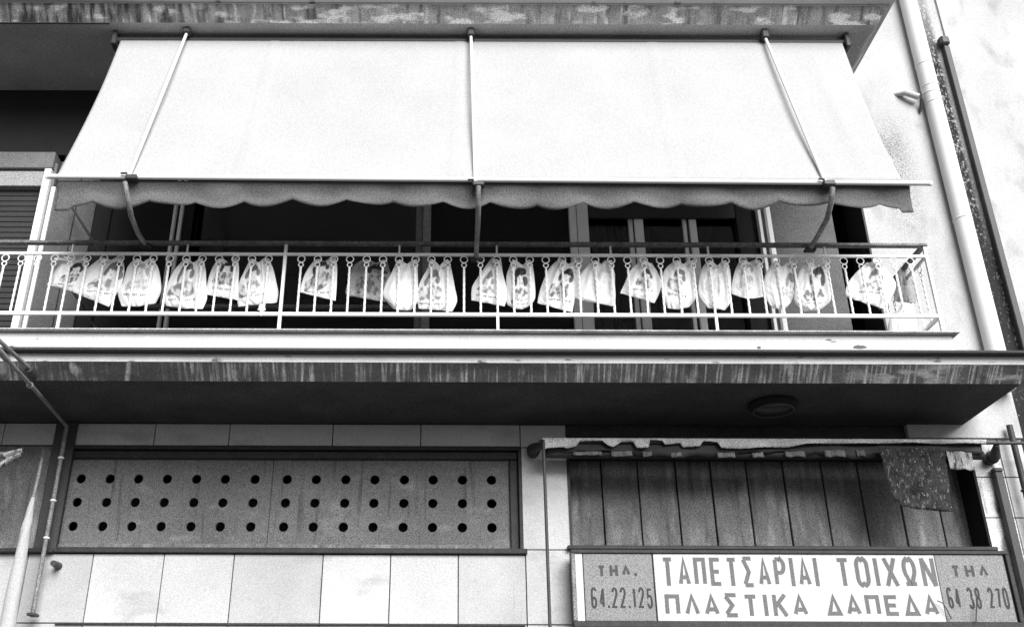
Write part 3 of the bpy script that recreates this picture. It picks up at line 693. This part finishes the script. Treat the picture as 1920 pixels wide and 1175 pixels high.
bag([(120, 481, 162, 481), (106, 503, 164, 502), (96, 520, 150, 526), (88, 534, 137, 547)], 'short slanted bag with dark print, hung beside the shuttered door', seed=1, ink=1.0, pc=(.66, .5), y=0.01)
bag([(189, 483, 229, 480), (155, 510, 233, 503), (136, 534, 229, 530), (134, 541, 218, 552), (137, 548, 204, 575)], 'wide bag swung far to one side, overlapping the short slanted bag', seed=2, ink=.85, pc=(.66, .42), y=-0.0)
bag([(252, 485, 286, 484), (239, 501, 297, 503), (230, 530, 302, 532), (221, 548, 301, 549), (228, 574, 292, 568)], 'plump bag with faint framed print, below the awning arm near the shuttered door', seed=3, ink=.55, pc=(.45, .45), sag=3, D=.10)
bag([(343, 488, 379, 485), (326, 508, 385, 502), (311, 539, 387, 532), (307, 562, 388, 560), (312, 573, 380, 579)], 'large bag with pointed bottom corner, in front of the window jamb strips', seed=4, ink=.9, pc=(.42, .42), fold=.7, sag=2)
bag([(408, 485, 446, 481), (396, 507, 448, 503), (389, 530, 447, 532), (386, 552, 446, 563)], 'narrow flat-bottomed bag with a dark hat in its print', seed=5, ink=1.0, pc=(.5, .42), D=.04, fold=.85, scale=1.1)
bag([(469, 485, 503, 483), (457, 510, 512, 503), (448, 531, 519, 532), (445, 559, 522, 549), (447, 575, 519, 567)], 'big bag beside the plain railing post with a knotted white scrap beneath', seed=6, ink=.85, pc=(.36, .4), fold=.62, D=.09)
bag([(591, 486, 629, 480), (582, 497, 632, 498), (571, 515, 632, 515), (562, 543, 631, 541), (562, 548, 629, 564)], 'trapezoid bag with clear three-figure print, alone between two empty stretches', seed=7, ink=1.0, pc=(.5, .45), D=.03, scale=1.15)
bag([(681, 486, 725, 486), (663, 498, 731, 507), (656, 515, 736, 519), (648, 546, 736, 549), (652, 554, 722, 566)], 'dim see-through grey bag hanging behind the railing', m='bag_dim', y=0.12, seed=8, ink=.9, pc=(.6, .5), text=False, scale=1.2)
bag([(744, 488, 782, 486), (736, 507, 783, 504), (722, 535, 784, 535), (719, 556, 784, 563), (738, 579, 771, 581)], 'bright round-bottomed bag with almost no print, overlapping the dim grey bag', seed=9, ink=.16, pc=(.55, .45), D=.11, text=False, sag=2)
bag([(809, 491, 843, 488), (793, 518, 848, 512), (785, 537, 853, 539), (783, 562, 857, 564), (785, 578, 848, 584)], 'wide bag with smooth folded side, in front of the window post', seed=10, ink=.8, pc=(.36, .5), fold=.55, D=.09)
bag([(922, 483, 940, 490), (906, 505, 943, 512), (888, 532, 950, 539), (884, 546, 951, 556), (884, 563, 946, 574)], 'bag tied to the railing by its middle with a tail, beside the centre awning arm', seed=11, ink=.75, pc=(.42, .55), fold=.62, scale=.8)
bag([(960, 490, 996, 488), (950, 515, 1001, 512), (950, 542, 1004, 549), (950, 567, 1001, 564), (956, 574, 991, 574)], 'upright bag with a solid black cap in its print', seed=12, ink=1.1, pc=(.48, .45), sag=6, D=.08)
bag([(1049, 484, 1083, 487), (1030, 503, 1086, 512), (1017, 530, 1082, 532), (1010, 554, 1078, 559), (1008, 568, 1073, 586)], 'tall bag with scattered black blotches, touching the lower rail', seed=13, ink=1.1, pc=(.6, .48), fold=.25)
bag([(1112, 488, 1144, 487), (1090, 512, 1152, 510), (1079, 539, 1153, 532), (1077, 556, 1154, 559), (1086, 562, 1149, 574)], 'pale washed-out bag in front of the white door stile beside the blotched bag', seed=14, ink=.28, pc=(.72, .45), text=False, D=.09)
bag([(1199, 490, 1222, 493), (1181, 508, 1234, 512), (1172, 529, 1240, 532), (1165, 544, 1235, 553), (1163, 550, 1227, 568)], 'tilted pentagon-shaped bag with small black marks and slanted caption', seed=15, ink=.95, pc=(.55, .42), scale=.75)
bag([(1264, 490, 1297, 488), (1249, 502, 1303, 507), (1242, 519, 1305, 532), (1242, 549, 1304, 558), (1252, 578, 1293, 575)], 'egg-shaped bulging bag with a narrow figure print', seed=16, ink=.8, pc=(.45, .48), D=.11, scale=.8, sag=3)
bag([(1326, 491, 1363, 490), (1317, 502, 1369, 507), (1310, 532, 1371, 532), (1312, 556, 1370, 564), (1327, 577, 1360, 581)], 'crumpled half-transparent bag with a gap under its knotted handles', seed=17, ink=.35, pc=(.5, .42), fold=.6, text=False)
bag([(1388, 485, 1423, 487), (1378, 508, 1428, 503), (1372, 535, 1429, 539), (1373, 551, 1431, 556)], 'small short bag with two grey squares in its print', seed=18, ink=.55, pc=(.5, .45), sag=6, D=.04, text=False)
bag([(1449, 492, 1481, 490), (1435, 515, 1487, 515), (1432, 540, 1489, 545), (1439, 566, 1483, 567), (1450, 578, 1471, 581)], 'rounded pale bag with print only at its edge, in front of the two bright stiles', seed=19, ink=.7, pc=(.82, .5), D=.1, text=False, scale=.8)
bag([(1511, 490, 1547, 488), (1496, 515, 1555, 515), (1489, 551, 1558, 553), (1492, 569, 1555, 567), (1508, 583, 1538, 581)], 'plump bag with dark hair print, below the awning arm at the balcony end', seed=20, ink=.95, pc=(.6, .42), D=.1)
bag([(1625, 492, 1651, 488), (1604, 512, 1670, 514), (1589, 533, 1680, 534), (1586, 551, 1672, 558), (1593, 559, 1657, 579)], 'kite-shaped bag stretched sideways before the black doorway', seed=21, ink=.85, pc=(.55, .4), D=.06, scale=.8)
bag([(1694, 492, 1703, 492), (1686, 505, 1710, 506), (1682, 520, 1714, 523), (1679, 536, 1719, 541), (1675, 565, 1717, 568)], 'bag coloured grey for shade, hanging inside the railing corner', m='bag_shade', y=0.30, seed=22, ink=.0, text=False, D=.1, hang=False)
bag([(1690, 570, 1714, 568), (1683, 583, 1718, 583), (1668, 600, 1720, 600), (1664, 630, 1722, 630), (1668, 672, 1718, 672)], 'white bag standing on the balcony floor in the railing corner', y=0.22, seed=23, ink=.0, text=False, D=.16, hang=False)
# knotted scrap on the lower rail
k0 = at(490, 578, YR - 0.025)
km = MB()
def scrap(s, t):
    a = s * 2 * math.pi; r = 0.022 + 0.012 * noise.noise(Vector((math.cos(a) * 1.5, math.sin(a) * 1.5, t * 5)))
    r *= (1.0 if t < 0.55 else 0.55) * math.sin(math.pi * (0.08 + 0.84 * t)) ** 0.5
    return (k0.x + r * math.cos(a) * 1.1, YR - 0.015 + r * 0.5 * math.sin(a), k0.z + 0.035 - 0.085 * t)
km.grid(scrap, 18, 12)
tag(km.build('knotted_scrap', 'bag'), 'small knotted white plastic scrap tied to a bar just above the lower rail', 'plastic scrap')

# ------------------------------------------------------------------ ceiling lamp under the balcony
lm = thing('ceiling_lamp', 'round unlit ceiling lamp on the underside of the balcony', 'lamp')
q = at(1450, 768, 1.0); yy = (ZS - 0.05 - CH) / (q.z - CH); lx = q.x * yy
lm.location = (lx, yy, ZS)
def lathe(prof, n=32):
    m_ = MB(); k = len(prof)
    m_.add([(r * math.cos(2 * math.pi * j / n), r * math.sin(2 * math.pi * j / n), z) for r, z in prof for j in range(n)],
           [(i * n + j, i * n + (j + 1) % n, (i + 1) * n + (j + 1) % n, (i + 1) * n + j) for i in range(k - 1) for j in range(n)], True); return m_
lathe([(0.0, -0.001), (0.165, -0.001), (0.17, -0.02), (0.15, -0.045), (0.14, -0.05)]).build('base', 'black', lm)
lathe([(0.138, -0.045), (0.146, -0.058), (0.138, -0.066), (0.128, -0.06), (0.128, -0.045)]).build('rim', 'dark_metal', lm)
lathe([(0.127, -0.05), (0.11, -0.062), (0.06, -0.07), (0.001, -0.073)]).build('dish', 'lamp_glass', lm)

# ------------------------------------------------------------------ shop sign with lettering
sg = thing('shop_sign', 'long shop sign box with Greek lettering and two grey phone number panels', 'sign')
YS = 6.82
fz = lambda v: vz(v, YS, 1480); fx = lambda u, v=1100: ux(u, v, YS)
sx0, sx1 = fx(1074), fx(1903); sz0, sz1 = fz(1168), fz(1032)
B('cabinet', 'trim', sg, sx0, sx1, YS + 0.012, YW - 0.054, sz0, sz1, bev=0.004)
B('frame', 'trim', sg, sx0 - 0.004, sx1 + 0.004, YS - 0.012, YS + 0.03, sz1 - 0.022, sz1 + 0.004, bev=0.004)
B('frame', 'trim', sg, sx0 - 0.004, sx1 + 0.004, YS - 0.012, YS + 0.03, sz0 - 0.03, sz0 + 0.012, bev=0.004)
B('frame', 'worn_metal', sg, sx0 - 0.004, sx0 + 0.022, YS - 0.010, YS + 0.03, sz0 + 0.0125, sz1 - 0.0225, bev=0.004)
B('frame', 'trim', sg, sx1 - 0.022, sx1 + 0.004, YS - 0.010, YS + 0.03, sz0 + 0.0125, sz1 - 0.0225, bev=0.004)
XP0, XP1, XP2, XP3 = fx(1096), fx(1228), fx(1763), fx(1893)
B('panel', 'sign_white', sg, sx0 + 0.024, XP0 - 0.006, YS, YS + 0.011, sz0 + 0.013, sz1 - 0.023)
B('panel', 'sign_grey', sg, XP0, XP1 - 0.007, YS, YS + 0.011, sz0 + 0.013, sz1 - 0.023, bev=0.002)
B('panel', 'sign_white', sg, XP1 + 0.004, XP2 - 0.003, YS, YS + 0.011, sz0 + 0.013, sz1 - 0.023, bev=0.002)
B('panel', 'sign_grey', sg, XP2 + 0.001, XP3, YS, YS + 0.011, sz0 + 0.013, sz1 - 0.023, bev=0.002)
arc = lambda cx, cy, rx, ry, a0, a1, n=8: [(cx + rx * math.cos(R(a0 + (a1 - a0) * k / n)), cy + ry * math.sin(R(a0 + (a1 - a0) * k / n))) for k in range(n + 1)]
CAP = {
 'Τ': [[(0, 1), (1, 1)], [(.5, 1), (.5, 0)]], 'Α': [[(0, 0), (.5, 1), (1, 0)], [(.18, .3), (.82, .3)]], 'Π': [[(0, 0), (0, 1), (1, 1), (1, 0)]],
 'Ε': [[(1, 1), (0, 1), (0, 0), (1, 0)], [(0, .5), (.85, .5)]], 'Σ': [[(1, .97), (0, .97)], [(.03, 1), (.6, .5), (.03, 0)], [(0, .03), (1, .03)]],
 'Ρ': [[(0, 0), (0, 1)], [(0, .95), (.55, .95)] + arc(.55, .71, .45, .24, 90, -90) + [(0, .47)]], 'Ι': [[(.5, 0), (.5, 1)]],
 'Ο': ['c', arc(.5, .75, .5, .25, 0, 180) + arc(.5, .25, .5, .25, 180, 360)], 'Χ': [[(0, 0), (1, 1)], [(0, 1), (1, 0)]],
 'Ω': [[(-.02, 0), (.32, 0), (.32, .18)] + arc(.5, .62, .5, .38, 235, -55, 14) + [(.68, .18), (.68, 0), (1.02, 0)]], 'Ν': [[(0, 0), (0, 1)], [(0, 1), (1, 0)], [(1, 0), (1, 1)]],
 'Λ': [[(0, 0), (.5, 1), (1, 0)]], 'Κ': [[(0, 0), (0, 1)], [(1, 1), (0, .42)], [(.3, .6), (1, 0)]], 'Δ': ['c', [(0, 0), (.5, 1), (1, 0)]],
 'Η': [[(0, 0), (0, 1)], [(1, 0), (1, 1)], [(0, .5), (1, .5)]],
 '6': [arc(.5, .78, .5, .22, 20, 180) + [(0, .28)], arc(.5, .27, .5, .25, 0, 360, 14)],
 '4': [[(.75, 0), (.75, 1)], [(.72, .97), (.02, .28)], [(0, .25), (1, .25)]], '2': [arc(.5, .76, .5, .24, 170, -20) + [(0, 0), (1, 0)]],
 '1': [[(.1, .74), (.6, .97)], [(.6, 1), (.6, 0)]], '5': [[(.95, 1), (.1, 1), (.05, .55)] + arc(.5, .32, .5, .3, 110, -160, 12)],
 '3': [arc(.45, .76, .5, .24, 160, -70), arc(.45, .27, .55, .27, 70, -160)], '7': [[(0, 1), (1, 1), (.35, 0)]],
 '8': [arc(.5, .76, .42, .24, -95, 265, 16), arc(.5, .27, .5, .27, 85, 445, 16)],
 '0': ['c', arc(.5, .75, .5, .25, 0, 180) + arc(.5, .25, .5, .25, 180, 360)], '.': [[(.3, .03), (.7, .03)]]}
def letters(word, u0, u1, v0, v1, m, th, gap=0.32, vref=None, name='lettering', narrow='Ι1.'):
    x0, x1 = fx(u0, (v0 + v1) / 2), fx(u1, (v0 + v1) / 2); z1, z0 = fz(v0), fz(v1)
    wid = [(0.34 if c in 'Ι.' else 0.6 if c == '1' else 0.7 if c == ' ' else 1.0) for c in word]
    tot = sum(wid) + gap * (len(word) - 1); un = (x1 - x0) / tot
    x = x0
    for c, wd in zip(word, wid):
        mb = MB()
        g = CAP.get(c, []); closed = bool(g) and g[0] == 'c'
        for i, st_ in enumerate(g[1:] if closed else g):
            a, b = x + th / 2, x + wd * un - th / 2
            if c == 'Ι': a = b = x + wd * un / 2
            pts = [(a + px * (b - a), z0 + th * 0.5 * (1 - 2 * pz) * (1 if pz in (0, 1) and c not in 'Ι' else 0) + pz * (z1 - z0)) for px, pz in st_]
            if c == '.': pts = [(x + wd * un / 2 - th / 2, z0 + th / 2), (x + wd * un / 2 + th / 2, z0 + th / 2)]
            if c in 'ΤΗΚΧΝΙ' : pts = [(p_[0], z0 + q_[1] * (z1 - z0) + (-(th / 2) if (c == 'Τ' and i == 0) else 0)) for p_, q_ in zip(pts, st_)]
            V, F = strip2d(pts, th, closed)
            mb.add([(q.x, YS - 0.0006 - 0.0003 * i, q.y) for q in V], F)
        if g: mb.build('letter', m, sg)
        x += (wd + gap) * un
letters('ΤΑΠΕΤΣΑΡΙΑΙ', 1241, 1534, 1045, 1098, 'ink_grey', 0.027)
letters('ΤΟΙΧΩΝ', 1568, 1754, 1045, 1097, 'ink_grey', 0.028)
letters('ΠΛΑΣΤΙΚΑ', 1247, 1514, 1114, 1154, 'ink_grey', 0.027)
letters('ΔΑΠΕΔΑ', 1550, 1759, 1114, 1153, 'ink_grey', 0.027)
letters('ΤΗΛ.', 1120, 1194, 1060, 1080, 'ink_dark', 0.020, gap=0.45)
letters('64.22.125', 1108, 1224, 1103, 1140, 'ink_mid', 0.0145, gap=0.35)
letters('ΤΗΛ', 1783, 1852, 1058, 1079, 'ink_dark', 0.020, gap=0.5)
letters('64 38 270', 1776, 1891, 1101, 1138, 'ink_mid', 0.0145, gap=0.32)
# wires crossing the sign
wi = MB().tube([at(1757, 1125, 6.79), at(1768, 1130, 6.785), at(1776, 1143, 6.79), at(1784, 1160, 6.80)], 0.0035, 6).build('wire', 'dark_metal')
tag(wi, 'thin curved wire curling over the join of the white and grey sign panels', 'wire')
wi = MB().tube([at(1832, 1122, 6.79), at(1831, 1140, 6.785), at(1830, 1166, 6.79)], 0.004, 6).build('wire', 'dark_metal')
tag(wi, 'short straight dark wire hanging across the phone number 64 38 270', 'wire')

# ------------------------------------------------------------------ torn shop awning
ta = thing('torn_awning', 'remains of a torn shop awning on a rusty bar above the boarded shop front', 'awning')
YA = 6.72
ax0, ax1 = ux(1017, 828, YA), ux(1850, 828, YA)
za = vz(823, YA, 1400)
MB().tube([(ax0 - 0.02, YA + 0.03, za - 0.012), (5.2, YA + 0.03, za - 0.012)], 0.012, 10).build('bar', 'dark_metal', ta)
MB().tube([(ax0 + 0.02, YA + 0.09, za - 0.085), (ax1, YA + 0.09, za - 0.085)], 0.032, 12).build('roller', 'trim', ta)
rg = random.Random(3)
ctrl = [(1017, 842), (1040, 840), (1055, 838), (1063, 840), (1080, 836), (1088, 826), (1130, 827), (1140, 836), (1150, 838), (1165, 828), (1188, 826), (1193, 839), (1216, 839), (1219, 825), (1243, 826), (1246, 833), (1276, 829), (1280, 837), (1312, 836), (1318, 827), (1345, 828), (1352, 838), (1400, 840), (1440, 837), (1480, 836), (1510, 831), (1560, 829), (1620, 830), (1680, 828), (1760, 829), (1850, 829)]
def torn(s, t):
    u = 1017 + (1850 - 1017) * s
    for (a, va), (b, vb) in zip(ctrl, ctrl[1:]):
        if a <= u <= b: vb_ = va + (vb - va) * (u - a) / max(b - a, 1e-6); break
    vb_ += 1.2 * noise.noise(Vector((u * 0.2, 0, 0)))
    zlo = vz(vb_, YA, 1400); x = ux(u, 828, YA)
    return (x, YA - 0.002 + 0.012 * math.sin(x * 17) * t + 0.01 * t, (za + 0.004) * (1 - t) + zlo * t)
o = MB().grid(torn, 330, 3).build('torn_edge', 'torn', ta); o.modifiers.new('thick', 'SOLIDIFY').thickness = 0.002
def torn2(s, t):
    x = ax0 + 0.03 + (ax1 - ax0 - 0.05) * s
    zlo = za - 0.10 - 0.02 * math.sin(x * 5) - 0.025 * noise.noise(Vector((x * 8, 2, 0)))
    return (x, YA + 0.045 + 0.012 * math.sin(x * 11) * t, (za - 0.01) * (1 - t) + zlo * t)
o = MB().grid(torn2, 120, 3).build('rolled_cloth', 'trim', ta); o.modifiers.new('thick', 'SOLIDIFY').thickness = 0.002
for (ua, ub, va, vb) in ((1075, 1128, 846, 853), (1146, 1185, 845, 855), (1205, 1222, 846, 855), (1258, 1278, 848, 856), (1345, 1378, 848, 857), (1410, 1432, 848, 857), (1472, 1510, 846, 856), (1545, 1585, 844, 856), (1605, 1622, 843, 855)):
    a = at(ua, va, YA + 0.03); b = at(ub, vb, YA + 0.03)
    o = MB().grid(lambda s, t: (a.x + (b.x - a.x) * s + 0.008 * t * math.sin(9 * s), YA + 0.03 + 0.006 * math.sin(6 * s), a.z + (b.z - a.z) * t + 0.008 * noise.noise(Vector((s * 4, t, a.x)))), 8, 3).build('tatter', 'board', ta)
    o.modifiers.new('thick', 'SOLIDIFY').thickness = 0.002
rq = [at(1646, 838, YA - 0.01), at(1772, 842, YA - 0.01), at(1787, 958, YA + 0.03), at(1672, 938, YA + 0.03)]
def ragf(s, t):
    p_ = rq[0].lerp(rq[1], s).lerp(rq[3].lerp(rq[2], s), t)
    n_ = noise.noise(Vector((s * 3, t * 3, 2)))
    e = 0.012 * noise.noise(Vector((s * 9, t * 9, 7)))
    return (p_.x + e + (0.02 * t * t if s < 0.1 else 0), p_.y + 0.03 * n_ + 0.015 * math.sin(s * 7), p_.z + e * (t > 0.8) - (0.03 * math.sin(math.pi * s) * t * (s > 0.15)))
o = MB().grid(ragf, 24, 20).build('hanging_rag', 'rag', ta); o.modifiers.new('thick', 'SOLIDIFY').thickness = 0.002; o['label'] = 'speckled dark rag of awning cloth'
sq = [at(1774, 845, YA), at(1822, 848, YA), at(1828, 881, YA + 0.01), at(1782, 879, YA + 0.01)]
o = MB().grid(lambda s, t: sq[0].lerp(sq[1], s).lerp(sq[3].lerp(sq[2], s), t) + Vector((0, 0.01 * math.sin(s * 9), 0.004 * math.sin(s * 14) * t)), 10, 8).build('hanging_rag', 'rag_pale', ta); o.modifiers.new('thick', 'SOLIDIFY').thickness = 0.002
p0 = at(1019, 828, YA); MB().tube([(p0.x, YA, za - 0.01), (p0.x, YA, 0.14)], 0.0115, 10).build('pole', 'dark_metal', ta)
for (u, v) in ((1000, 845), (1858, 858)):
    b = at(u, v, YW - 0.04)
    MB().tube([(b.x, YW + 0.0, b.z), (b.x, YW - 0.1, b.z), (b.x + (0.08 if u < 1500 else -0.05), YA + 0.04, za - 0.02)], [0.045, 0.04, 0.018], 12).build('wall_bracket', 'dark_metal', ta)
    MB().torus((b.x, YW - 0.06, b.z), 0.035, 0.015, 18, 8).build('pulley', 'dark_metal', ta)

# ------------------------------------------------------------------ left: neighbouring awning frame, wrapped pole, cloth
af = thing('jointed_pole', 'jointed grey awning arm and upright pole fixed under the balcony corner', 'pole')
pv = at(126, 800, 6.90)
MB().tube([pv, at(92, 760, 6.45), at(58, 722, 6.02), at(30, 692, 5.75), at(-40, 615, 5.3)], 0.013, 10).build('arm', 'worn_metal', af)
MB().tube([at(14, 675, 5.74), at(-30, 625, 5.45)], 0.02, 10).build('sleeve', 'worn_metal', af)
MB().torus(at(56, 722, 6.02), 0.012, 0.012, 12, 8).build('joint', 'worn_metal', af)
zpb = vz(1148, 6.88, 66)
MB().tube([(pv.x, 6.89, pv.z), (pv.x, 6.89, zpb)], 0.0155, 10).build('upright', 'worn_metal', af)
for v in (858, 938, 1008): MB().torus((pv.x, 6.89, vz(v, 6.89, 100)), 0.015, 0.008, 16, 8, ax=2).build('collar', 'white_paint', af)
B('foot', 'dark_metal', af, pv.x - 0.03, pv.x + 0.025, 6.86, 6.95, zpb - 0.02, zpb, bev=0.005)
p = at(98, 1057, 6.93)
MB().tube([(p.x + 0.02, 6.89, p.z), (p.x + 0.02, 7.0, p.z)], [0.02, 0.026], 12).build('wall_fixing', 'dark_metal', af)
ar2 = thing('awning_stay', 'dark rod ending in a mount on the streaked balcony edge', 'awning stay')
a = at(57, 692, 6.08)
MB().tube([a, at(20, 658, 5.85), at(-30, 612, 5.55)], 0.014, 10).build('rod', 'worn_metal', ar2)
MB().tube([a + Vector((0.01, 0.05, -0.01)), a + Vector((0, -0.02, 0.0))], [0.045, 0.03], 14).build('mount', 'dark_metal', ar2)
jb = B('dark_strip', 'dark_metal', bld, ux(84, 930, YW), ux(122, 930, YW) + 0.01, YW - 0.035, YW - 0.005, OZ0 - 0.02, ZS - 0.002, bev=0.006)  # plain dark upright strip left of the perforated screen
B('ledge_strip', 'trim', bld, XL, ux(104, 1030, YW), YW - 0.05, YW - 0.002, OZ0 - 0.03, OZ0 - 0.001, bev=0.005)
wp = thing('wrapped_pole', 'leaning pole, upper length coloured grey for shade, lower length wrapped in white cloth beside the perforated screen', 'pole')
MB().tube([at(79, 858, 6.72), at(70, 900, 6.70), at(58, 950, 6.68)], [0.010, 0.012, 0.013], 10).build('pole', 'worn_metal', wp)  # shade on the upper length put into its grey colour
def wrapf(s, t):
    c = Vector(crom([tuple(at(*q)) for q in ((62, 932, 6.685), (54, 968, 6.67), (45, 1010, 6.65), (14, 1172, 6.6), (-30, 1400, 6.5), (-60, 1560, 6.5))], t))
    r = crom([(0.012,), (0.026,), (0.034,), (0.050,), (0.055,), (0.05,)], t)[0]
    a = s * 2 * math.pi; r *= 1 + 0.10 * math.sin(a * 3 + t * 30) * (0.4 + noise.noise(Vector((t * 9, s * 2, 1))))
    return c + Vector((math.cos(a) * r, math.sin(a) * r, 0))
MB().grid(wrapf, 24, 60).build('cloth_wrap', 'awning', wp)
cq = [at(-60, 846, 6.45), at(44, 843, 6.6), at(38, 855, 6.6), at(-60, 905, 6.42)]
o = MB().grid(lambda s, t: cq[0].lerp(cq[1], s).lerp(cq[3].lerp(cq[2], s), t) + Vector((0, 0.02 * math.sin(t * 11 + s * 3), 0.008 * math.sin(s * 8))), 16, 12).build('cloth_corner', 'rag_pale')
o.modifiers.new('thick', 'SOLIDIFY').thickness = 0.003
tag(o, 'pointed corner of a grey cloth hanging above the wrapped pole', 'cloth')
# black gutter line under the marble course
B('base_strip', 'trim', bld, f1105(115), ux(985, 1172, YW), YW - 0.016, YW - 0.003, zr - 0.012, zr + 0.003, bev=0.002)
